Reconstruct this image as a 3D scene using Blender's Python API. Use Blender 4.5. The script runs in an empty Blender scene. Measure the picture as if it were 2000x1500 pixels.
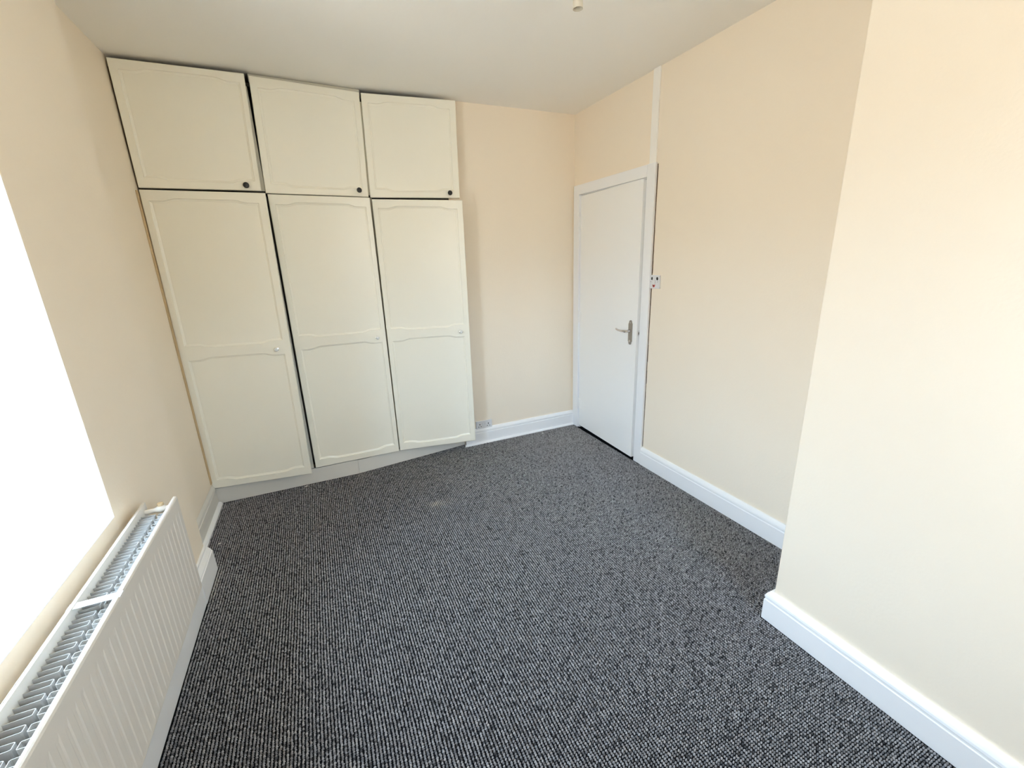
import bpy, bmesh, math, random
import numpy as np
from mathutils import Vector, Matrix

random.seed(7)
rng = np.random.default_rng(11)
SC = bpy.context.scene
COL = SC.collection

# ------------------------------------------------------------------ camera
H = 1.52
cam_d = bpy.data.cameras.new('camera')
cam_d.sensor_fit = 'HORIZONTAL'
cam_d.sensor_width = 36.0
cam_d.lens = 36.0 * 842.135 / 2000.0
cam_d.clip_start = 0.02
cam = bpy.data.objects.new('camera', cam_d)
COL.objects.link(cam)
RX, RY, RZ = (0.9097, -0.4139, -0.0341), (-0.1452, -0.2402, -0.9598), (0.3891, 0.8781, -0.2786)
m = Matrix(((RX[0], -RY[0], -RZ[0]), (RX[1], -RY[1], -RZ[1]), (RX[2], -RY[2], -RZ[2])))
cam.matrix_world = Matrix.Translation((0, 0, H)) @ m.to_quaternion().to_matrix().to_4x4()
SC.camera = cam

# ------------------------------------------------------------------ colour management, world, light
SC.view_settings.view_transform = 'Standard'
SC.view_settings.look = 'None'
SC.view_settings.gamma = 1.0
SC.view_settings.use_curve_mapping = False
SC.view_settings.exposure = 0.0
SC.cycles.use_denoising = True
SC.cycles.max_bounces = 16
SC.cycles.diffuse_bounces = 12
SC.cycles.glossy_bounces = 6
SC.cycles.transparent_max_bounces = 8
SC.cycles.sample_clamp_indirect = 8.0
SC.cycles.blur_glossy = 0.5

SKY = 43.5
world = bpy.data.worlds.new('overcast_sky')
SC.world = world
world.use_nodes = True
nt = world.node_tree
nt.nodes.clear()
out = nt.nodes.new('ShaderNodeOutputWorld')
bg = nt.nodes.new('ShaderNodeBackground')
tc = nt.nodes.new('ShaderNodeTexCoord')
sep = nt.nodes.new('ShaderNodeSeparateXYZ')
rmp = nt.nodes.new('ShaderNodeValToRGB')
mp = nt.nodes.new('ShaderNodeMapRange')
mp.inputs['From Min'].default_value = -1.0
mp.inputs['From Max'].default_value = 1.0
nt.links.new(tc.outputs['Generated'], sep.inputs[0])
nt.links.new(sep.outputs['Z'], mp.inputs['Value'])
nt.links.new(mp.outputs[0], rmp.inputs[0])
cr = rmp.color_ramp
cr.elements[0].position = 0.0
cr.elements[0].color = (0.42, 0.395, 0.37, 1)        # pale pavement below
cr.elements[1].position = 1.0
cr.elements[1].color = (0.66, 0.88, 1.18, 1)        # overcast sky
for pos, c in ((0.40, (0.40, 0.375, 0.355)), (0.535, (0.40, 0.38, 0.36)), (0.60, (0.68, 0.89, 1.17))):
    e = cr.elements.new(pos); e.color = c + (1,)      # house fronts across the street, then sky
nt.links.new(rmp.outputs[0], bg.inputs['Color'])
bg.inputs['Strength'].default_value = SKY
nt.links.new(bg.outputs[0], out.inputs[0])

# room numbers (metres)
XR, YB, ZC = 2.072, 3.273, 2.588      # door wall, back wall, ceiling
XB, YC, YC0 = 1.581, 0.925, -0.85     # chimney breast face and its two corners
XL1, YL, XL2 = -0.702, 2.410, -0.791  # window wall, where it steps back, recess wall
YF = -0.80                            # wall behind the camera
WY0, WY1, WZ0, WZ1 = 0.80, 1.683, 0.751, 2.22   # window opening
XO = -1.12                            # outer face of window wall
AX0, AY = 1.000, 3.80                 # wardrobe alcove: right side, back

portal = bpy.data.lights.new('window_portal', 'AREA')
portal.shape = 'RECTANGLE'
portal.size = WZ1 - WZ0 + 0.1
portal.size_y = WY1 - WY0 + 0.2
portal.cycles.is_portal = True
po = bpy.data.objects.new('window_portal', portal)
COL.objects.link(po)
po.location = (XO - 0.02, (WY0 + WY1) / 2 - 0.02, (WZ0 + WZ1) / 2)
po.rotation_euler = (0, -math.pi / 2, 0)

# invented window, added behind the camera to brighten the room
FX0, FX1, FZ0, FZ1 = 0.85, 1.50, 1.35, 2.25
fill_portal = bpy.data.lights.new('fill_window_portal', 'AREA')
fill_portal.shape = 'RECTANGLE'
fill_portal.size = FX1 - FX0
fill_portal.size_y = FZ1 - FZ0
fill_portal.cycles.is_portal = True
po = bpy.data.objects.new('fill_window_portal', fill_portal)
COL.objects.link(po)
po.location = ((FX0 + FX1) / 2, YF - .215, (FZ0 + FZ1) / 2)
po.rotation_euler = (math.pi / 2, 0, 0)

# ------------------------------------------------------------------ materials
def lin(c):
    return tuple(((v / 255) / 12.92 if v / 255 <= .04045 else ((v / 255 + .055) / 1.055) ** 2.4) for v in c) + (1,)

def mat(name, rgb, rough=0.6, metal=0.0, spec=0.5, bump=None, var=None, coat=0.0):
    """bump: (scale, strength, distance); var: (scale, amount) soft tone variation."""
    M = bpy.data.materials.new(name)
    M.use_nodes = True
    n = M.node_tree
    b = n.nodes['Principled BSDF']
    b.inputs['Base Color'].default_value = lin(rgb)
    b.inputs['Roughness'].default_value = rough
    b.inputs['Metallic'].default_value = metal
    b.inputs['Specular IOR Level'].default_value = spec
    b.inputs['Coat Weight'].default_value = coat
    g = n.nodes.new('ShaderNodeNewGeometry')
    if var:
        t = n.nodes.new('ShaderNodeTexNoise')
        t.inputs['Scale'].default_value = var[0]
        t.inputs['Detail'].default_value = 4
        n.links.new(g.outputs['Position'], t.inputs['Vector'])
        mx = n.nodes.new('ShaderNodeMix')
        mx.data_type = 'RGBA'
        c = lin(rgb)
        mx.inputs['A'].default_value = tuple(v * (1 - var[1]) for v in c[:3]) + (1,)
        mx.inputs['B'].default_value = tuple(min(1, v * (1 + var[1])) for v in c[:3]) + (1,)
        n.links.new(t.outputs['Fac'], mx.inputs['Factor'])
        n.links.new(mx.outputs['Result'], b.inputs['Base Color'])
    if bump:
        t2 = n.nodes.new('ShaderNodeTexNoise')
        t2.inputs['Scale'].default_value = bump[0]
        t2.inputs['Detail'].default_value = 3
        n.links.new(g.outputs['Position'], t2.inputs['Vector'])
        bp = n.nodes.new('ShaderNodeBump')
        bp.inputs['Strength'].default_value = bump[1]
        bp.inputs['Distance'].default_value = bump[2]
        n.links.new(t2.outputs['Fac'], bp.inputs['Height'])
        n.links.new(bp.outputs[0], b.inputs['Normal'])
    return M

M_wall = mat('cream_wall_paint', (243, 231, 213), 0.75, bump=(90, 0.25, 0.002), var=(2.5, 0.012), spec=0.25)
M_ceil = mat('white_ceiling_paint', (247, 245, 240), 0.85, bump=(60, 0.2, 0.002), var=(2, 0.01), spec=0.2)
M_gloss = mat('white_gloss_paint', (244, 245, 247), 0.35, bump=(40, 0.1, 0.001))
M_door = mat('white_door_paint', (248, 248, 247), 0.42, bump=(30, 0.1, 0.001))
M_ward = mat('ivory_cupboard_paint', (245, 242, 229), 0.33, bump=(55, 0.12, 0.0015), var=(3, 0.012))
M_wedge = mat('grey_undercoat', (205, 202, 190), 0.7)
M_plinth = mat('off_white_plinth_paint', (222, 219, 212), 0.55, var=(6, 0.03))
M_inside = mat('dark_cupboard_inside', (48, 42, 34), 0.9)
M_tan = mat('tan_strip_and_plug', (198, 173, 135), 0.8, var=(30, 0.12))  # strip tan takes in soft wall shade; also on the vent plug
M_black = mat('black_knob', (22, 24, 26), 0.35)
M_chrome = mat('chrome', (215, 215, 218), 0.12, 1.0)
M_crystal = mat('clear_crystal', (232, 236, 238), 0.04, 0.0, 0.9, coat=0.6)
M_nickel = mat('brushed_nickel', (168, 163, 156), 0.32, 1.0)
M_rad = mat('white_radiator_enamel', (222, 217, 209), 0.38)
M_fin = mat('grey_steel_fin', (178, 176, 173), 0.5)
M_plastic = mat('white_plastic', (226, 226, 228), 0.35)
M_holder = mat('ivory_lamp_holder_plastic', (206, 199, 184), 0.5)
M_batten = mat('ivory_batten_paint', (247, 245, 240), 0.5)
M_hole = mat('black_hole', (14, 14, 16), 0.7)
M_red = mat('red_print', (196, 78, 66), 0.5)
M_crack = mat('dark_crack', (96, 74, 52), 0.95)
M_flake = mat('white_flake', (226, 224, 218), 0.8)
M_outer = mat('outer_masonry', (150, 146, 140), 0.9, bump=(20, 0.4, 0.01))
M_reveal = mat('white_reveal_paint', (240, 234, 222), 0.7, bump=(14, 0.35, 0.006), spec=0.25)

# window glass: clear pane that lets daylight straight through
M_glass = bpy.data.materials.new('window_glass')
M_glass.use_nodes = True
n = M_glass.node_tree
n.nodes.clear()
o = n.nodes.new('ShaderNodeOutputMaterial')
tr = n.nodes.new('ShaderNodeBsdfTransparent')
gl = n.nodes.new('ShaderNodeBsdfGlossy')
gl.inputs['Roughness'].default_value = 0.02
mx = n.nodes.new('ShaderNodeMixShader')
mx.inputs[0].default_value = 0.06
tr.inputs[0].default_value = (0.95, 0.97, 0.96, 1)
n.links.new(tr.outputs[0], mx.inputs[1]); n.links.new(gl.outputs[0], mx.inputs[2]); n.links.new(mx.outputs[0], o.inputs[0])

# carpet: loop colour from per-loop attributes
def carpet_mat(name, base_only=False):
    M = bpy.data.materials.new(name)
    M.use_nodes = True
    n = M.node_tree
    b = n.nodes['Principled BSDF']
    b.inputs['Roughness'].default_value = 0.95
    b.inputs['Specular IOR Level'].default_value = 0.1
    if base_only:
        b.inputs['Base Color'].default_value = lin((20, 20, 23))
        return M
    a = n.nodes.new('ShaderNodeAttribute'); a.attribute_name = 'tone'
    d = n.nodes.new('ShaderNodeAttribute'); d.attribute_name = 'dust'
    r = n.nodes.new('ShaderNodeValToRGB')
    r.color_ramp.elements[0].color = lin((28, 28, 31))
    r.color_ramp.elements[1].color = lin((176, 175, 177))
    k = r.color_ramp.elements.new(0.5); k.color = lin((120, 119, 121))
    n.links.new(a.outputs['Fac'], r.inputs[0])
    mxx = n.nodes.new('ShaderNodeMix'); mxx.data_type = 'RGBA'
    mxx.inputs['B'].default_value = lin((205, 198, 186))
    n.links.new(d.outputs['Fac'], mxx.inputs['Factor'])
    n.links.new(r.outputs[0], mxx.inputs['A'])
    n.links.new(mxx.outputs['Result'], b.inputs['Base Color'])
    return M
M_loop = carpet_mat('charcoal_loop_yarn')
M_backing = carpet_mat('carpet_backing', True)

# ------------------------------------------------------------------ helpers
def link(name, bm, material, parent=None, smooth=False):
    me = bpy.data.meshes.new(name)
    bmesh.ops.recalc_face_normals(bm, faces=bm.faces)
    bm.to_mesh(me)
    bm.free()
    me.materials.append(material)
    if smooth:
        for p in me.polygons:
            p.use_smooth = True
        me.set_sharp_from_angle(angle=math.radians(35))
    ob = bpy.data.objects.new(name, me)
    COL.objects.link(ob)
    if parent is not None:
        ob.parent = parent
    return ob

def tag(ob, label, cat=None, group=None, kind=None):
    ob['label'] = label
    if cat: ob['category'] = cat
    if group: ob['group'] = group
    if kind: ob['kind'] = kind
    return ob

def empty(name, loc):
    ob = bpy.data.objects.new(name, None)
    ob.empty_display_size = 0.05
    ob.location = loc
    COL.objects.link(ob)
    return ob

def own(ob, root):
    """parent a mesh already built in world coordinates to root, keeping its place"""
    ob.parent = root
    ob.matrix_parent_inverse = Matrix.Translation(-Vector(root.location)) if root.parent is None else Matrix.Identity(4)
    return ob

def box(bm, x0, x1, y0, y1, z0, z1, bev=0.0):
    c = [(x, y, z) for z in (z0, z1) for y in (y0, y1) for x in (x0, x1)]
    v = [bm.verts.new(p) for p in c]
    fs = [bm.faces.new([v[i] for i in f]) for f in ((0, 2, 3, 1), (4, 5, 7, 6), (0, 1, 5, 4), (2, 6, 7, 3), (0, 4, 6, 2), (1, 3, 7, 5))]
    if bev:
        es = list({e for f in fs for e in f.edges})
        bmesh.ops.bevel(bm, geom=es, offset=bev, segments=2, profile=0.5, affect='EDGES')
    return bm

def boxes(*lst, bev=0.0):
    bm = bmesh.new()
    for b in lst:
        box(bm, *b, bev=bev)
    return bm

def prism(bm, poly, z0, z1, bevel_idx=(), bev=0.004):
    """vertical prism over an xy polygon; the vertical edges listed get rounded"""
    a = [bm.verts.new((x, y, z0)) for x, y in poly]
    b = [bm.verts.new((x, y, z1)) for x, y in poly]
    N = len(poly)
    bm.faces.new(a[::-1]); bm.faces.new(b)
    for i in range(N):
        bm.faces.new((a[i], a[(i + 1) % N], b[(i + 1) % N], b[i]))
    es = [e for i in bevel_idx for e in a[i].link_edges if b[i] in e.verts]
    if es:
        bmesh.ops.bevel(bm, geom=es, offset=bev, segments=3, profile=0.5, affect='EDGES')

def sweep(path, prof, side=1):
    """sweep a (depth, height) profile along an xy path, mitred at its corners; side: which side of travel is the room"""
    bm = bmesh.new()
    P = [Vector(p) for p in path]
    rings = []
    for i, p in enumerate(P):
        d0 = (P[i] - P[i - 1]).normalized() if i else (P[1] - P[0]).normalized()
        d1 = (P[i + 1] - P[i]).normalized() if i < len(P) - 1 else d0
        n0 = Vector((-d0.y, d0.x)) * side
        n1 = Vector((-d1.y, d1.x)) * side
        nn = (n0 + n1)
        nn = nn / (nn.dot(n0)) if nn.length > 1e-6 else n0
        rings.append([bm.verts.new((p.x + nn.x * t, p.y + nn.y * t, z)) for t, z in prof])
    N = len(prof)
    for a, b in zip(rings, rings[1:]):
        for k in range(N):
            bm.faces.new((a[k], a[(k + 1) % N], b[(k + 1) % N], b[k]))
    bm.faces.new(rings[0]); bm.faces.new(rings[-1][::-1])
    return bm

def lathe(bm, prof, seg=24, mtx=None, cap=True):
    """revolve (radius, height) profile about z"""
    rings = []
    for r, z in prof:
        if r < 1e-6:
            rings.append([bm.verts.new((0, 0, z))])
        else:
            rings.append([bm.verts.new((r * math.cos(2 * math.pi * k / seg), r * math.sin(2 * math.pi * k / seg), z)) for k in range(seg)])
    for a, b in zip(rings, rings[1:]):
        for k in range(seg):
            q = []
            for rr, kk in ((a, k), (a, k + 1), (b, k + 1), (b, k)):
                vtx = rr[kk % len(rr)]
                if vtx not in q: q.append(vtx)
            if len(q) > 2: bm.faces.new(q)
    if cap:
        for r in (rings[0], rings[-1]):
            if len(r) > 2: bm.faces.new(r)
    if mtx is not None:
        bmesh.ops.transform(bm, matrix=mtx, verts=[v for r in rings for v in r])

def tube(bm, pts, r, seg=12):
    P = [Vector(p) for p in pts]
    rad = r if isinstance(r, (list, tuple)) else [r] * len(P)
    rings = []
    up = Vector((0, 0, 1))
    for i, p in enumerate(P):
        d = ((P[min(i + 1, len(P) - 1)] - P[max(i - 1, 0)])).normalized()
        u = d.cross(up if abs(d.z) < .9 else Vector((1, 0, 0))).normalized()
        w = d.cross(u)
        rings.append([bm.verts.new(p + (u * math.cos(2 * math.pi * k / seg) + w * math.sin(2 * math.pi * k / seg)) * rad[i]) for k in range(seg)])
    for a, b in zip(rings, rings[1:]):
        for k in range(seg):
            bm.faces.new((a[k], a[(k + 1) % seg], b[(k + 1) % seg], b[k]))
    bm.faces.new(rings[0]); bm.faces.new(rings[-1])

def struct(name, bm, material, label, smooth=False):
    return tag(link(name, bm, material, smooth=smooth), label, kind='structure')

def at_axis(origin, xdir, zdir):
    """matrix whose z axis is zdir and x axis about xdir"""
    z = Vector(zdir).normalized()
    x = Vector(xdir).normalized()
    y = z.cross(x).normalized()
    x = y.cross(z)
    return Matrix((( x.x, y.x, z.x, origin[0]), (x.y, y.y, z.y, origin[1]), (x.z, y.z, z.z, origin[2]), (0, 0, 0, 1)))

# ------------------------------------------------------------------ room shell
struct('floor', boxes((-1.3, XR + .3, YF - .2, AY + .2, -0.15, -0.0005)), M_backing, 'dark carpet backing covering the floor of the room')
struct('ceiling', boxes((-1.3, XR + .3, YF - .2, AY + .2, ZC, ZC + .15)), M_ceil, 'plain white painted ceiling')

bm = bmesh.new()
SPL = 0.150                                     # the reveals splay outwards
prism(bm, [(XL1, WY1), (XL1, YL), (XL2, YL), (XL2, AY + .1), (XO, AY + .1), (XO, WY1 - SPL * .85)], 0, ZC, (0, 1), 0.006)
prism(bm, [(XO, YF), (XL1, YF), (XL1, WY0), (XO, WY0 + SPL * .85)], 0, ZC, (2,), 0.006)
box(bm, XO, XL1, WY0 - .001, WY1 + .001, 0, WZ0 - .003)
box(bm, XO, XL1, WY0 - .001, WY1 + .001, WZ1, ZC)
wl = struct('wall_left', bm, M_wall, 'cream painted window wall with a step back before the wardrobe')
# the white painted plaster skins of the two window reveals and the head
bm = bmesh.new()
e_ = 0.0025
prism(bm, [(XL1 + .0008, WY1), (XL1 - .004, WY1 + .0005), (XO, WY1 - SPL * .85 + .0005), (XO, WY1 - SPL * .85 - e_), (XL1 + .0008, WY1 - e_)], WZ0, WZ1)
struct('trim_1', bm, M_reveal, 'rough white painted far reveal of the window')
bm = bmesh.new()
prism(bm, [(XL1, WY0), (XL1, WY0 + e_), (XO, WY0 + SPL * .85 + e_), (XO, WY0 + SPL * .85)], WZ0, WZ1)
struct('trim_2', bm, M_reveal, 'white painted near reveal of the window, out of frame')
bm = bmesh.new()
box(bm, XO, XL1 + .0003, WY0, WY1, WZ0 - .003, WZ0, bev=0.0008)
struct('trim_3', bm, M_gloss, 'white gloss painted window sill above the radiator')

struct('wall_front', boxes((-1.12, FX0, YF - .2, YF, 0, ZC), (FX1, XR + .3, YF - .2, YF, 0, ZC), (FX0, FX1, YF - .2, YF, 0, FZ0), (FX0, FX1, YF - .2, YF, FZ1, ZC)), M_wall,
       'cream wall behind the camera with an added fill window')
DY0, DY1, DZ1 = 2.386, 3.178, 2.002             # opening in the door wall
bm = bmesh.new()
box(bm, XR, XR + .12, YF, DY0, 0, ZC)
box(bm, XR, XR + .12, DY1, AY + .1, 0, ZC)
box(bm, XR, XR + .12, DY0, DY1, DZ1, ZC)
box(bm, XR + .12, XR + .2, YF, AY + .1, 0, ZC)
struct('wall_right', bm, M_wall, 'cream painted wall around the white door')
bm = bmesh.new()
prism(bm, [(XB, YC0), (XR + .01, YC0), (XR + .01, YC), (XB, YC)], 0, ZC, (0, 3), 0.006)
struct('wall_chimney', bm, M_wall, 'pale cream chimney breast standing forward at the right', smooth=True)
bm = bmesh.new()
prism(bm, [(AX0, YB), (XR + .01, YB), (XR + .01, AY + .15), (XL2 - .01, AY + .15), (XL2 - .01, AY), (AX0, AY)], 0, ZC)
struct('wall_back', bm, M_wall, 'cream back wall between the wardrobe and the door')

# skirting boards
def skirt_prof(t, z, q=0.0):
    s = z / .138
    return [(0, 0), (t, 0), (t, .096 * s), (t - .003, .099 * s), (t - .0035, .106 * s), (t - .0005, .110 * s),
            (t - .002, .119 * s), (t - .006, .127 * s), (t - .011, .135 * s), (t - .013, z), (0, z)]
struct('baseboard_right', sweep([(XR, 2.311), (XR, YC)], skirt_prof(.020, .138), -1), M_gloss,
       'white skirting board along the wall beside the door')
struct('baseboard_chimney', sweep([(XR, YC), (XB, YC), (XB, YF + .001)], skirt_prof(.024, .138), -1), M_gloss,
       'white moulded skirting board round the foot of the chimney breast')
struct('baseboard_back', sweep([(AX0, YB), (XR - .012, YB)], skirt_prof(.020, .138), -1), M_gloss,
       'white skirting board below the socket on the back wall')
def quad(t, r):
    return [(t, 0), (t + r, 0), (t + r * .92, r * .38), (t + r * .7, r * .7), (t + r * .38, r * .92), (t, r)]
struct('trim_4', sweep([(AX0 - .012, YB), (XR - .012, YB)], quad(.020, .016), -1), M_gloss,
       'white quarter round bead along the back wall skirting')
struct('baseboard_recess', sweep([(XL2, YL + .002), (XL2, 3.165)], skirt_prof(.012, .156), -1), M_plinth,
       'greyish skirting board in the recess left of the wardrobe')
struct('trim_5', sweep([(XL2, YL + .002), (XL2, 3.165)], quad(.012, .022), -1), M_gloss,
       'white bead along the foot of the recess skirting')
ogee = [(0, 0), (.033, 0), (.0315, .118), (.027, .121), (.0265, .126), (.022, .132), (.015, .141), (.010, .146), (.009, .155), (0, .157)]
struct('baseboard_left', sweep([(XL1, 2.142), (XL1, YL)], ogee, -1), M_gloss, 'white moulded skirting end below the radiator corner')
struct('baseboard_window', sweep([(XL1, YF), (XL1, 2.140)], [(t * .93, z * (.985)) for t, z in ogee], -1), M_gloss,
       'white skirting board running behind the radiator')

# architrave, batten and the crack beside it
AT = 0.018
bm = boxes((XR - AT, XR, 2.312, 2.388, 0, 2.068), bev=0.002)
struct('trim_6', bm, M_gloss, 'right-hand white upright of the door architrave')
bm = boxes((XR - AT, XR, 3.176, 3.256, 0, 2.068), bev=0.002)
struct('trim_7', bm, M_gloss, 'white upright of the door architrave tight in the corner')
bm = boxes((XR - AT - .0005, XR, 2.3885, 3.1755, 1.994, 2.067), bev=0.002)
struct('trim_8', bm, M_gloss, 'white head of the door architrave')
bm = boxes((XR - .010, XR, 2.322, 2.381, 2.0685, ZC - .001), bev=0.0015)
struct('trim_9', bm, M_batten, 'narrow white batten from the door head up to the ceiling')
bm = bmesh.new()
zz = 0.145
while zz < 2.05:                                 # a ragged open joint, a few millimetres wide
    z2 = min(zz + random.uniform(.05, .16), 2.058)
    w = random.uniform(.0015, .0045) + (0.002 if zz > 1.0 else 0)
    box(bm, XR - .0025, XR, 2.3108 - w, 2.3118, zz, z2)
    zz = z2 + .0003
struct('trim_10', bm, M_crack, 'dark open crack down the outer edge of the architrave')
bm = boxes((XR, XR + .119, 2.3865, 2.398, 0, 1.992), (XR, XR + .119, 3.168, 3.1775, 0, 1.992), (XR, XR + .119, 2.3985, 3.1675, 1.990, 1.996), (XR + .045, XR + .119, 2.3985, 2.418, 0, 1.989))
struct('trim_11', bm, M_gloss, 'white lining inside the door frame')

# ------------------------------------------------------------------ door, slightly ajar into the room
hinge = Vector((XR - .004, 3.166, 0))
door = empty('door_1', hinge)
DW, DT = 0.760, 0.040
tag(door, 'plain white flush door standing slightly ajar', kind='structure')
door.rotation_euler = (0, 0, -math.radians(1.75))   # free edge comes into the room
# local frame: leaf runs along -y from the hinge, room face at x = 0
bm = boxes((0, DT, -DW, 0, 0.022, 1.985), bev=0.0015)
link('door_leaf', bm, M_door, door)
# lever handle on its long back plate
hz, hy = 0.980, -0.694
def plate_outline(w, h):
    pts = []
    for s in (1, -1):
        seq = [(w / 2, h / 2 - .026), (w / 2 * .93, h / 2 - .022), (w / 2 * .72, h / 2 - .020), (w / 2 * .70, h / 2 - .012), (w / 2 * .5, h / 2 - .004), (w / 2 * .2, h / 2)]
        q = seq + [(-a, b) for a, b in seq[::-1]]
        pts += [(a * s, b * s) for a, b in q]
    return pts
bm = bmesh.new()
ol = plate_outline(.042, .178)
f0 = [bm.verts.new((-.0002, hy + a, hz + b)) for a, b in ol]
f1 = [bm.verts.new((-.006, hy + a * .93, hz + b * .985)) for a, b in ol]
N = len(ol)
for k in range(N):
    bm.faces.new((f0[k], f0[(k + 1) % N], f1[(k + 1) % N], f1[k]))
bm.faces.new(f1); bm.faces.new(f0[::-1])
hp = link('handle_plate', bm, M_nickel, door)
bm = bmesh.new()
tube(bm, [(-.005, hy, hz + .012), (-.030, hy, hz + .012), (-.042, hy + .004, hz + .012), (-.047, hy + .018, hz + .012), (-.048, hy + .05, hz + .009),
          (-.047, hy + .085, hz + .010), (-.044, hy + .110, hz + .015), (-.040, hy + .122, hz + .018)],
     [.011, .010, .0105, .0095, .0085, .0075, .007, .0045], 14)
link('lever', bm, M_chrome, hp, smooth=True)
bm = bmesh.new()
lathe(bm, [(.0, .0), (.009, 0), (.009, .0015), (0, .0015)], 18, at_axis((-.006, hy, hz - .062), (0, 1, 0), (-1, 0, 0)))
link('keyhole_cover', bm, M_chrome, hp, smooth=True)
for dz in (.070, -.078):
    bm = bmesh.new()
    lathe(bm, [(0, 0), (.0035, 0), (.0028, .0015), (0, .002)], 12, at_axis((-.006, hy, hz + dz), (0, 1, 0), (-1, 0, 0)))
    link('screw', bm, M_chrome, hp, smooth=True)
bm = boxes((.010, .030, -DW - .0008, -DW + .001, .962, 1.000))
lp = link('latch_plate', bm, M_plastic, door)
bm = boxes((.013, .022, -DW - .007, -DW - .001, .972, .990), bev=.002)
link('latch_bolt', bm, M_nickel, lp)
for hzc in (1.784, 1.022, 0.234):
    bm = bmesh.new()
    lathe(bm, [(.0, -.048), (.0045, -.048), (.006, -.045), (.006, -.016), (.0052, -.0155), (.006, -.015), (.006, .014), (.0052, .0145), (.006, .015), (.006, .045), (.0045, .048), (0, .048)],
          14, Matrix.Translation((-.006, .003, hzc)))
    box(bm, -.0015, .0, -.022, 0.0, hzc - .045, hzc + .045)
    link('hinge', bm, M_door, door, smooth=True)

# ------------------------------------------------------------------ window (out of frame to the left, source of the daylight)
win = empty('window_1', (XO, (WY0 + WY1) / 2, WZ0))
tag(win, 'white framed window lighting the room from the left', kind='structure')
wx0, wx1 = XO + .012, XO + .072
y0, y1 = WY0 + SPL * .85 + .004, WY1 - SPL * .85 - .004
ym = (y0 + y1) / 2
bm = boxes((wx0, wx1, y0, y0 + .055, WZ0, WZ1), (wx0, wx1, y1 - .055, y1, WZ0, WZ1), (wx0, wx1, y0 + .055, y1 - .055, WZ0, WZ0 + .055),
           (wx0, wx1, y0 + .055, y1 - .055, WZ1 - .055, WZ1), (wx0, wx1, ym - .03, ym + .03, WZ0 + .055, WZ1 - .055))
own(link('window_frame', bm, M_gloss), win)
for a, b in ((y0 + .055, ym - .03), (ym + .03, y1 - .055)):
    own(link('pane', boxes((wx0 + .028, wx0 + .032, a, b, WZ0 + .055, WZ1 - .055)), M_glass), win)

fill_win = empty('fill_window', ((FX0 + FX1) / 2, YF - .17, FZ0))  # added window, there only to let in fill light
tag(fill_win, 'white framed fill window added in the unseen wall behind the camera', kind='structure')
fy0, fy1, xm = YF - .19, YF - .13, (FX0 + FX1) / 2
bm = boxes((FX0, FX0 + .055, fy0, fy1, FZ0, FZ1), (FX1 - .055, FX1, fy0, fy1, FZ0, FZ1), (FX0 + .055, FX1 - .055, fy0, fy1, FZ0, FZ0 + .055),
           (FX0 + .055, FX1 - .055, fy0, fy1, FZ1 - .055, FZ1), (xm - .03, xm + .03, fy0, fy1, FZ0 + .055, FZ1 - .055))
own(link('window_frame', bm, M_gloss), fill_win)
for a, b in ((FX0 + .055, xm - .03), (xm + .03, FX1 - .055)):
    own(link('pane', boxes((a, b, fy0 + .028, fy0 + .032, FZ0 + .055, FZ1 - .055)), M_glass), fill_win)

# ------------------------------------------------------------------ fitted wardrobe
ward = empty('fitted_wardrobe', (0.13, 3.18, 0))
tag(ward, 'built-in ivory painted wardrobe with three tall doors under three top cupboards', 'wardrobe')
def cy(x):                                        # front of the carcass: it runs back a little to the right
    xs, ys = [-.80, -.16, .45, 1.06], [3.178, 3.192, 3.252, 3.272]
    return float(np.interp(x, xs, ys))
bm = bmesh.new()
XW0, XW1, ZT = XL2 + .004, AX0 - .004, 2.535
def vboard(x0, x1, yf, yb, z0, z1):
    box(bm, x0, x1, yf, yb, z0, z1)
for a, b in ((XW0, XW0 + .02), (XW1 - .02, XW1)):
    vboard(a, b, cy((a + b) / 2) + .001, AY - .02, .115, ZT)
box(bm, XW0, XW1, AY - .0199, AY - .004, 0, ZT)
for z in (.12, 1.945, ZT - .018):
    a = [(XW0 + .02, cy(XW0) + .004), (-.16, cy(-.16) + .004), (.45, cy(.45) + .004), (XW1 - .02, cy(XW1) + .004), (XW1 - .02, AY - .02), (XW0 + .02, AY - .02)]
    prism(bm, a, z, z + .018)
own(link('carcass', bm, M_inside), ward)
for x in (-.1945, .436):                          # grey front edges of the two uprights between the doors
    for k, (z0, z1) in enumerate(((.115, 1.944), (1.964, ZT - .02))):
        dx = .004 * k
        b2 = boxes((x - .03 + dx, x + .0170 + dx, cy(x) - .001, cy(x) + .45, z0, z1))
        own(link('upright', b2, M_wedge), ward)
# plinth boards, the right one running back
def board(p0, p1, th, z0, z1, bev=.001):
    b2 = bmesh.new()
    d = (Vector(p1) - Vector(p0)).normalized(); nrm = Vector((-d.y, d.x)) * th
    prism(b2, [p0, p1, (p1[0] + nrm.x, p1[1] + nrm.y), (p0[0] + nrm.x, p0[1] + nrm.y)], z0, z1)
    return b2
own(link('plinth', board((XL2 + .003, 3.181), (.122, 3.183), .016, 0, .112), M_plinth), ward)
own(link('plinth', board((.1235, 3.1835), (AX0 - .0005, 3.300), .016, 0, .108), M_plinth), ward)
# scribe strips round the front; the tan one also stands for soft wall shadow
own(link('front_strip', boxes((XL2 + .0005, XL2 + .0055, 3.125, 3.158, .17, 1.945), bev=.001), M_tan), ward)
own(link('front_strip', board((-.160, 3.205), (.452, 3.255), .012, 2.545, ZC - .004), M_wedge), ward)

def smooth_step(t):
    t = max(0, min(1, t)); return t * t * (3 - 2 * t)

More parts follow.
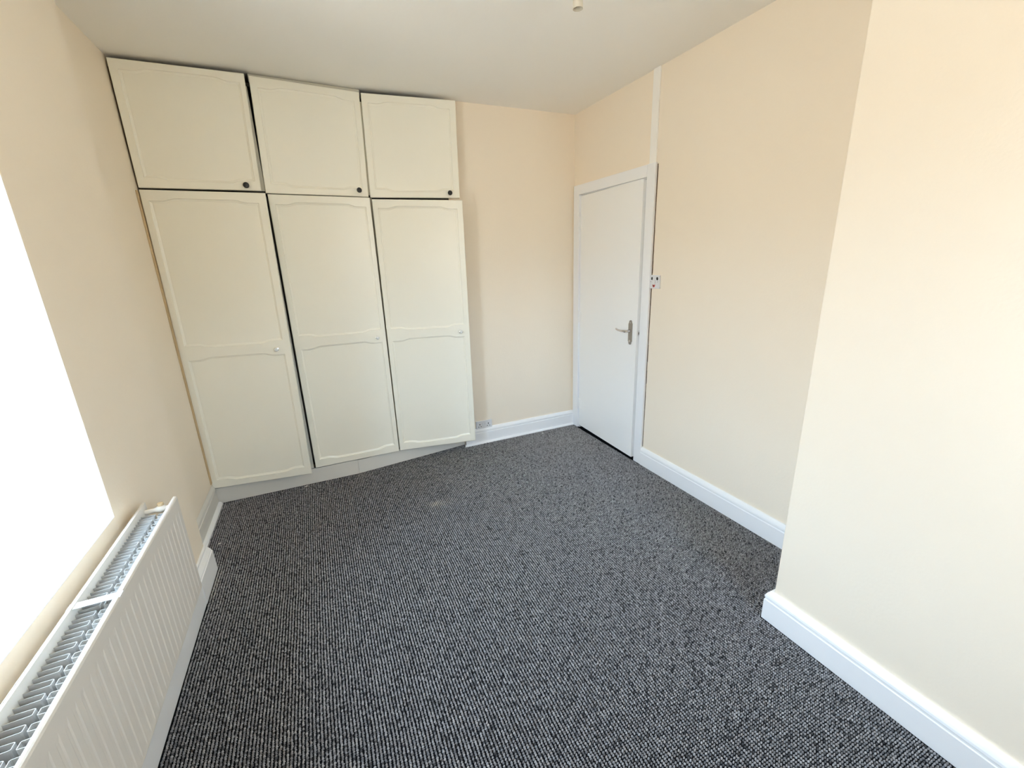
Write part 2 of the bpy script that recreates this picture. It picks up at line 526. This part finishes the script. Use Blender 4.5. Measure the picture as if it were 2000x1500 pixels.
def panel_outline(x0, x1, zlo, zhi, lo=True, hi=True, n=9):
    """closed outline of a sunk panel with a shouldered top and bottom edge: corners stand in, the middle runs out"""
    w = x1 - x0
    s0, s1, dz = .058, .128, .0145
    xs = [0] + [s0 + (s1 - s0) * k / n for k in range(n + 1)]
    left = [(x0 + a, smooth_step((a - s0) / (s1 - s0)) * dz) for a in xs]
    right = [(x1 - a, b) for a, b in [(q[0] - x0, q[1]) for q in left]][::-1]
    row = left + right
    bot = [(a, zlo - b) for a, b in row]
    top = [(a, zhi + b) for a, b in row]
    return bot + top[::-1]

def inset(ol, d):
    """offset a counter-clockwise outline inwards by d"""
    N = len(ol); res = []
    for i in range(N):
        p0, p, p1 = Vector(ol[i - 1]), Vector(ol[i]), Vector(ol[(i + 1) % N])
        d0, d1 = (p - p0).normalized(), (p1 - p).normalized()
        n0, n1 = Vector((-d0.y, d0.x)), Vector((-d1.y, d1.x))
        q = n0 + n1
        q = q / max(q.dot(n0), .3)
        res.append((p.x + q.x * d, p.y + q.y * d))
    return res

def make_door(name, TL, TR, BL, BR, panels, knob, knob_kind, label=None):
    """cupboard door from the four corners of its front face; panels and knob in metres from its bottom left corner"""
    TL, TR, BL, BR = map(Vector, (TL, TR, BL, BR))
    W = ((TR - TL).length + (BR - BL).length) / 2
    Hh = ((TL - BL).length + (TR - BR).length) / 2
    ex = ((TR + BR) - (TL + BL)).normalized()
    nrm = Vector((ex.y, -ex.x, 0)).normalized()       # towards the room
    TH = .020
    def P(x, z, d):                                   # d: depth behind the front face
        u, v = x / W, z / Hh
        p = (BL * (1 - u) + BR * u) * (1 - v) + (TL * (1 - u) + TR * u) * v
        return p - nrm * d
    bm = bmesh.new()
    outer = [(0, 0), (W, 0), (W, Hh), (0, Hh)]
    R = .003                                          # eased front arris
    inn = [(R, R), (W - R, R), (W - R, Hh - R), (R, Hh - R)]
    vo = [bm.verts.new(P(*p, R)) for p in outer]
    vb = [bm.verts.new(P(*p, TH)) for p in outer]
    vi = [bm.verts.new(P(*p, 0)) for p in inn]
    for k in range(4):
        bm.faces.new((vo[k], vo[(k + 1) % 4], vi[(k + 1) % 4], vi[k]))
        bm.faces.new((vb[k], vb[(k + 1) % 4], vo[(k + 1) % 4], vo[k]))
    bm.faces.new(vb[::-1])
    # front face with holes: fill between outer loop and panel loops
    edges = []
    for k in range(4):
        edges.append(bm.edges.get((vi[k], vi[(k + 1) % 4])))
    for ol in panels:
        loops = []
        for dd, dep in ((0, 0), (.0022, .0058), (.0060, .0072), (.0125, .0098), (.0145, .0090)):
            loops.append([bm.verts.new(P(*p, dep)) for p in inset(ol, dd)])
        for a, b in zip(loops, loops[1:]):
            for k in range(len(ol)):
                bm.faces.new((a[k], a[(k + 1) % len(ol)], b[(k + 1) % len(ol)], b[k]))
        bm.faces.new(loops[-1])
        for k in range(len(ol)):
            edges.append(bm.edges.get((loops[0][k], loops[0][(k + 1) % len(ol)])))
    bmesh.ops.triangle_fill(bm, edges=edges, use_beauty=True, use_dissolve=False)
    ob = own(link(name, bm, M_ward), ward)
    if label: ob['label'] = label
    # knob
    c = P(knob[0], knob[1], 0)
    mt = at_axis(c, ex, nrm)
    kb = bmesh.new()
    if knob_kind == 'black':
        lathe(kb, [(0, 0), (.007, 0), (.0065, .010), (.010, .013), (.0155, .015), (.0165, .019), (.0150, .0235), (.009, .0262), (0, .027)], 24, mt)
        k_ob = link('knob', kb, M_black, smooth=True)
        k_ob['label'] = 'round black knob'
    else:
        lathe(kb, [(0, 0), (.0125, 0), (.0125, .002), (.007, .004), (.0065, .011), (0, .011)], 24, mt)
        k_ob = link('knob', kb, M_chrome, smooth=True)
        k_ob['label'] = 'small clear faceted knob on a chrome rose'
    k_ob.parent = ob
    k_ob.matrix_parent_inverse = ob.matrix_world.inverted()
    if knob_kind != 'black':
        # join the faceted crystal head into the knob as a second material
        me = k_ob.data
        me.materials.append(M_crystal)
        b2 = bmesh.new(); b2.from_mesh(me)
        nf = len(b2.faces)
        lathe(b2, [(0, .0095), (.0085, .010), (.0128, .0165), (.0128, .019), (.0075, .0265), (0, .0272)], 8, mt)
        b2.faces.ensure_lookup_table()
        for f in b2.faces[nf:]:
            f.material_index = 1; f.smooth = False
        b2.to_mesh(me); b2.free()
    return ob

PL, PR = .033, .567
def low_panels(r):                                    # r: height of the middle rail
    return [panel_outline(PL, PR, .058, r - .044), panel_outline(PL, PR, r + .046, 1.768)]
def top_panel():
    return [panel_outline(.036, .571, .052, .560)]
make_door('tall_door', (-.7829, 3.154, 1.9515), (-.1732, 3.0978, 1.9411), (-.7897, 3.154, .1275), (-.1926, 3.0978, .1167), low_panels(.9075), (.524, .897), 'clear')
make_door('tall_door', (-.1645, 3.169, 1.9454), (.4311, 3.1814, 1.9397), (-.1644, 3.169, .1212), (.4321, 3.1814, .1152), low_panels(.9075), (.536, .898), 'clear')
make_door('tall_door', (.4455, 3.200, 1.9331), (1.0488, 3.1145, 1.9275), (.4400, 3.200, .1097), (1.0367, 3.1145, .1031), low_panels(.9075), (.538, .901), 'clear')
make_door('top_door', (-.7790, 3.154, 2.568), (-.1751, 3.1494, 2.565), (-.7985 + .018, 3.154, 1.9613), (-.1931, 3.1494, 1.959), top_panel(), (.523, .027), 'black')
make_door('top_door', (-.154, 3.1738, 2.5661), (.4472, 3.230, 2.5622), (-.1802 + .008, 3.1738, 1.9514), (.4315, 3.230, 1.9491), top_panel(), (.545, .038), 'black')
make_door('top_door', (.4570, 3.2285, 2.5604), (1.067, 3.1905, 2.5654), (.4425, 3.2285, 1.946), (1.0561, 3.1905, 1.9507), top_panel(), (.540, .032), 'black')

# ------------------------------------------------------------------ radiator under the window
rad = empty('radiator', (-.61, 1.12, 0.31))
tag(rad, 'white double panel radiator with open top fins below the window sill', 'radiator')
RY0, RY1, RZ0, RZ1 = 0.41, 1.812, 0.312, 0.722
PITCH = 0.0345
def panel_mesh(xf, thick, facing):
    """ribbed panel: facing +1 means the ribbed face looks to +x"""
    bm = bmesh.new()
    NY = int((RY1 - RY0) / PITCH)
    ys = [RY0]
    gs = [0]
    y = RY1 - .030
    prof = []
    rows = []
    off = RY1 - .033
    yy = off
    while yy > RY0 + .035:
        rows.append(yy); yy -= PITCH
    rows = rows[::-1]
    ylist = [(RY0, 0), (RY0 + .008, 0)]
    for c in rows:
        ylist += [(c - .0085, 0), (c - .0045, 1), (c + .0045, 1), (c + .0085, 0)]
    ylist += [(RY1 - .006, 0), (RY1, 0)]
    zl = [(RZ0, .006, 0), (RZ0 + .0025, .0022, 0), (RZ0 + .008, 0, 0), (RZ0 + .014, 0, 0), (RZ0 + .032, 0, 1), (RZ1 - .062, 0, 1),
          (RZ1 - .044, 0, 0), (RZ1 - .008, 0, 0), (RZ1 - .0025, .0018, 0), (RZ1, .005, 0)]
    grid = []
    for z, setb, w in zl:
        grid.append([bm.verts.new((xf - facing * (setb + 0.0016 * g * w), y, z)) for y, g in ylist])
    back = [[bm.verts.new((xf - facing * thick, y, z)) for y in (RY0, RY1)] for z in (RZ0, RZ1)]
    for a, b in zip(grid, grid[1:]):
        for k in range(len(ylist) - 1):
            bm.faces.new((a[k], a[k + 1], b[k + 1], b[k]))
    bm.faces.new([back[0][0], back[0][1], back[1][1], back[1][0]])
    bm.faces.new(grid[0] + [back[0][1], back[0][0]])
    bm.faces.new(grid[-1] + [back[1][1], back[1][0]])
    bm.faces.new([g[0] for g in grid] + [back[1][0], back[0][0]])
    bm.faces.new([g[-1] for g in grid] + [back[1][1], back[0][1]])
    return bm
XF, XBK = -.567, -.662
own(link('front_panel', panel_mesh(XF, .011, 1), M_rad), rad)
bp_ = own(link('back_panel', panel_mesh(XBK - .010, .011, -1), M_rad), rad)
own(link('panel_seam', boxes((XBK - .0062, XBK - .0052, RY0 + .01, RY1 - .01, RZ1 - .012, RZ1 + .0012)), M_rad), rad)
# U shaped convector fins, one by one
def fin_mesh(depth, sgn):
    bm = bmesh.new()
    t = .0011
    outer = [(0, -.0098), (depth * .94, -.0085), (depth, -.0070), (depth, .0070), (depth * .94, .0085), (0, .0098)]
    inner = [(0, -.0098 + t), (depth * .94 - t, -.0085 + t), (depth - t, -.0066), (depth - t, .0066), (depth * .94 - t, .0085 - t), (0, .0098 - t)]
    rr = []
    for pts in (outer, inner):
        rr.append(([bm.verts.new((sgn * a, b, -.29)) for a, b in pts], [bm.verts.new((sgn * a, b, 0)) for a, b in pts]))
    (ob, ot), (ib, it) = rr
    N = len(outer)
    for k in range(N - 1):
        bm.faces.new((ob[k], ob[k + 1], ot[k + 1], ot[k]))
        bm.faces.new((ib[k], ib[k + 1], it[k + 1], it[k]))
        bm.faces.new((ot[k], ot[k + 1], it[k + 1], it[k]))
        bm.faces.new((ob[k], ob[k + 1], ib[k + 1], ib[k]))
    for k in (0, N - 1):
        bm.faces.new((ob[k], ot[k], it[k], ib[k]))
    return bm
fb = link('fin', fin_mesh(.043, 1), M_fin)
ff = link('fin', fin_mesh(.031, -1), M_fin)
k = 0
yy = RY1 - .075
first = True
while yy > RY0 + .04:
    for src, x, dy in ((fb, XBK + .0012, 0.0), (ff, XF - .0115, -.004)):
        c = src if first else src.copy()
        if not first: COL.objects.link(c)
        own(c, rad)
        c.location = (x, yy + dy, RZ1 - .024)
    first = False
    yy -= PITCH
# clip strap, bleed connection and brackets
bm = bmesh.new()
box(bm, XBK - .0105, XF + .0005, 1.262, 1.286, RZ1 - .0045, RZ1 - .0030)
box(bm, XBK - .0115, XBK - .0100, 1.262, 1.286, RZ1 - .030, RZ1 - .003)
own(link('top_clip', bm, M_plastic), rad)
bm = bmesh.new()
tube(bm, [(XBK + .001, 1.790, RZ1 - .030), (XBK + .018, 1.790, RZ1 - .030), (XBK + .022, 1.790, RZ1 - .030), (XBK + .030, 1.790, RZ1 - .029), (XBK + .038, 1.790, RZ1 - .028),
          (XBK + .048, 1.790, RZ1 - .028), (XBK + .058, 1.790, RZ1 - .028), (XBK + .064, 1.790, RZ1 - .029), (XF - .0108, 1.790, RZ1 - .030)],
     [.009, .009, .0085, .0085, .012, .0145, .012, .0085, .0095], 16)
bl = own(link('connecting_pipe', bm, M_rad, smooth=True), rad)
bm = bmesh.new()
lathe(bm, [(0, 0), (.009, 0), (.010, .004), (.009, .012), (.005, .014), (0, .014)], 16, Matrix.Translation((XBK + .048, 1.793, RZ1 - .018)))
vc = own(link('vent_cap', bm, M_tan, smooth=True), rad)
vc['label'] = 'tan vent plug on the connecting pipe'
for y in (.62, 1.60):
    bm = boxes((XL1 + .0005, XL1 + .003, y - .02, y + .02, .36, .68), (XL1 + .003, XBK - .0205 + .009, y - .012, y + .012, .62, .64), (XL1 + .003, XBK - .0115, y - .012, y + .012, .40, .42))
    own(link('wall_bracket', bm, M_plastic), rad)

# ------------------------------------------------------------------ socket, switch, pendant
so = empty('double_socket', (1.17, YB, .158))
tag(so, 'white double wall socket low on the back wall beside the wardrobe', 'socket')
bm = boxes((1.098, 1.2445, YB - .011, YB, .115, .201), bev=.003)
own(link('socket_plate', bm, M_plastic), so)
def slot(bm, x0, x1, z0, z1):
    box(bm, x0, x1, YB - .0117, YB - .0105, z0, z1)
for cx in (1.132, 1.210):
    bm = bmesh.new()
    slot(bm, cx - .0032, cx + .0032, .164, .176)
    slot(bm, cx - .0145, cx - .0065, .1475, .1530)
    slot(bm, cx + .0065, cx + .0145, .1475, .1530)
    own(link('pin_holes', bm, M_hole), so)
    s = 1 if cx < 1.17 else -1
    bm = bmesh.new()
    box(bm, cx + s * .024 - .006, cx + s * .024 + .006, YB - .014, YB - .010, .164, .184, bev=.0015)
    own(link('rocker', bm, M_plastic), so)

sw = empty('light_switch', (XR, 2.2685, 1.342))
tag(sw, 'white light switch plate with two black oval marks and a red mouth like a face', 'switch')
bm = boxes((XR - .012, XR, 2.2250, 2.3140, 1.2985, 1.3855), bev=.003)
own(link('switch_plate', bm, M_plastic), sw)
def oval(y, z, ry, rz, th, material, name, tilt=0.0):
    bm = bmesh.new()
    mt = at_axis((XR - .0121, y, z), (0, -math.cos(tilt), math.sin(tilt)), (-1, 0, 0)) @ Matrix.Diagonal((ry, rz, 1, 1))
    lathe(bm, [(0, 0), (1, 0), (.96, th), (0, th)], 20, mt)
    return own(link(name, bm, material), sw)
oval(2.2960, 1.363, .0072, .0105, .0006, M_hole, 'eye_mark')
oval(2.2470, 1.363, .0088, .0110, .0006, M_hole, 'eye_mark', .25)
oval(2.3040, 1.343, .0028, .0028, .0010, M_nickel, 'screw')
oval(2.2420, 1.343, .0028, .0028, .0010, M_nickel, 'screw')
bm = boxes((XR - .0165, XR - .0118, 2.2635, 2.2795, 1.330, 1.354), bev=.002)
own(link('rocker', bm, M_plastic), sw)
bm = bmesh.new()
pts = [(-.013, .006), (-.009, .0075), (0, .004), (.009, .0075), (.013, .006), (.010, -.004), (.004, -.0105), (-.003, -.011), (-.009, -.005)]
a = [bm.verts.new((XR - .0121, 2.2755 + p, 1.3175 + q)) for p, q in pts]
b = [bm.verts.new((XR - .0128, 2.2755 + p, 1.3175 + q)) for p, q in pts]
bm.faces.new(a); bm.faces.new(b[::-1])
for k in range(len(pts)):
    bm.faces.new((a[k], a[(k + 1) % len(pts)], b[(k + 1) % len(pts)], b[k]))
mo = own(link('mouth_mark', bm, M_red), sw)
oval(2.2785, 1.3165, .0045, .0055, .0011, M_hole, 'mouth_opening')

pd = empty('pendant_lamp_holder', (1.094, 1.712, ZC))
tag(pd, 'white bare lamp holder hanging from the ceiling without a bulb', 'lamp')
PX, PY, PZ = 1.094, 1.712, 2.441
bm = bmesh.new()
lathe(bm, [(.045, 0), (.045, -.008), (.034, -.020), (.010, -.026), (.004, -.030)], 28, Matrix.Translation((PX, PY, ZC)))
own(link('ceiling_rose', bm, M_plastic, smooth=True), pd)
bm = bmesh.new()
tube(bm, [(PX, PY, ZC - .028), (PX, PY, PZ + .082)], .0035, 10)
own(link('flex', bm, M_plastic, smooth=True), pd)
bm = bmesh.new()
lathe(bm, [(.0, .088), (.007, .088), (.012, .080), (.0185, .070), (.0192, .040), (.0196, .0), (.0180, .0), (.0176, .016), (.0, .016)], 32, Matrix.Translation((PX, PY, PZ)), cap=False)
own(link('lamp_holder', bm, M_holder, smooth=True), pd)

# ------------------------------------------------------------------ loop pile carpet
px_, py_ = .0115, .0076
xs = np.arange(XL1 + .018, XR - .024, px_)
ys = np.arange(0.22, 3.31, py_)
gx, gy = np.meshgrid(xs, ys)
gx = gx.ravel(); gy = gy.ravel()
n0 = len(gx)
wob = .0010 * np.sin(gy * 7 + gx * 3) + .0006 * np.sin(gy * 23 + gx * 5)
gx = gx + wob + rng.normal(0, .0006, n0)
gy = gy + .0012 * np.sin(gx * 6) + rng.normal(0, .0005, n0)
keep = ~((gx > XB - .029) & (gy < YC + .029))                              # chimney breast
keep &= ~((gx < XL1 + .036) & (gy < YL + .004))                            # skirting under the window
pl = np.where(gx < .123, 3.181, 3.1835 + (gx - .1235) * (3.300 - 3.1835) / (.992 - .1235))
keep &= (gy < np.where(gx < 1.0, pl - .0095, YB - .042))
gx, gy = gx[keep], gy[keep]
xs2 = np.arange(XL2 + .038, XL1 + .020, px_); ys2 = np.arange(YL + .008, 3.170, py_)   # the recess beside the wardrobe
ax, ay = np.meshgrid(xs2, ys2)
gx = np.concatenate([gx, ax.ravel()]); gy = np.concatenate([gy, ay.ravel()])
n = len(gx)
tone = np.clip(rng.normal(.68, .13, n), 0, 1)
tone = np.where(rng.random(n) < .07, tone * .35, tone)
dust = np.zeros(n)
for (x, y, rx, ry, s) in ((.525, 2.489, .030, .022, .75), (.560, 2.470, .070, .045, .25), (-.660, 2.330, .020, .075, .55), (-.655, 2.200, .022, .060, .45),
                          (-.24, 3.150, .020, .012, .5), (.125, 3.150, .025, .012, .35), (1.75, 3.0, .45, .35, .16), (-.46, 2.62, .012, .008, .4), (.02, 2.75, .015, .008, .4)):
    d2 = ((gx - x) / rx) ** 2 + ((gy - y) / ry) ** 2
    dust += s * np.exp(-d2) * rng.uniform(.4, 1.2, n)
dust = np.clip(dust, 0, .9)
SEG = 5
ang = np.arange(SEG) * 2 * math.pi / SEG
hgt = rng.uniform(.0050, .0074, n)
ra = .0046 * rng.uniform(.82, 1.12, n)
rb = .0034 * rng.uniform(.82, 1.12, n)
rot = rng.normal(.12, .28, n)
ph = rng.uniform(0, 6.28, n)
V = np.zeros((n, 2 * SEG + 1, 3), np.float32)
for ring, (sc, zf) in enumerate(((1.0, -.05), (.74, .72))):
    ca = np.cos(ang[None] + ph[:, None]) * ra[:, None] * sc
    sa = np.sin(ang[None] + ph[:, None]) * rb[:, None] * sc
    V[:, ring * SEG:(ring + 1) * SEG, 0] = gx[:, None] + ca * np.cos(rot)[:, None] - sa * np.sin(rot)[:, None]
    V[:, ring * SEG:(ring + 1) * SEG, 1] = gy[:, None] + ca * np.sin(rot)[:, None] + sa * np.cos(rot)[:, None]
    V[:, ring * SEG:(ring + 1) * SEG, 2] = hgt[:, None] * zf
V[:, -1, 0] = gx; V[:, -1, 1] = gy; V[:, -1, 2] = hgt
tri = []
for k in range(SEG):
    k2 = (k + 1) % SEG
    tri += [(k, k2, SEG + k2), (k, SEG + k2, SEG + k), (SEG + k, SEG + k2, 2 * SEG)]
tri = np.array(tri, np.int32)
F = (tri[None] + (np.arange(n, dtype=np.int32) * (2 * SEG + 1))[:, None, None]).reshape(-1, 3)
me = bpy.data.meshes.new('carpet_pile')
me.vertices.add(n * (2 * SEG + 1))
me.vertices.foreach_set('co', V.ravel())
me.loops.add(F.size)
me.loops.foreach_set('vertex_index', F.ravel())
me.polygons.add(len(F))
me.polygons.foreach_set('loop_start', np.arange(0, F.size, 3, dtype=np.int32))
me.polygons.foreach_set('use_smooth', np.ones(len(F), bool))
me.update(calc_edges=True)
for nm, arr in (('tone', tone), ('dust', dust)):
    at = me.attributes.new(nm, 'FLOAT', 'POINT')
    at.data.foreach_set('value', np.repeat(arr, 2 * SEG + 1).astype(np.float32))
me.materials.append(M_loop)
cp = bpy.data.objects.new('carpet_pile', me)
COL.objects.link(cp)
tag(cp, 'charcoal and grey flecked loop pile carpet across the whole floor', 'carpet', kind='stuff')

# little white crumbs lying on the carpet
for x, y, sx, sy, lab in ((1.697, 3.187, .010, .006, 'white paint flake lying on carpet near the back wall skirting'),
                          (-.700, 2.655, .011, .004, 'thin white paint flake on carpet in the recess by the wardrobe'),
                          (-.245, 3.150, .009, .006, 'white paint flake on carpet at the foot of the plinth')):
    bm = bmesh.new()
    pts = [(-1, -.4), (-.2, -1), (.9, -.6), (1, .5), (.1, 1), (-.8, .6)]
    a = [bm.verts.new((x + p * sx, y + q * sy, .0042 + .001 * p)) for p, q in pts]
    b = [bm.verts.new((x + p * sx * .9, y + q * sy * .9, .0062 + .001 * p)) for p, q in pts]
    bm.faces.new(a[::-1]); bm.faces.new(b)
    for k in range(6):
        bm.faces.new((a[k], a[(k + 1) % 6], b[(k + 1) % 6], b[k]))
    tag(link('paint_flake', bm, M_flake), lab, 'paint flake', 'paint flakes on the carpet')
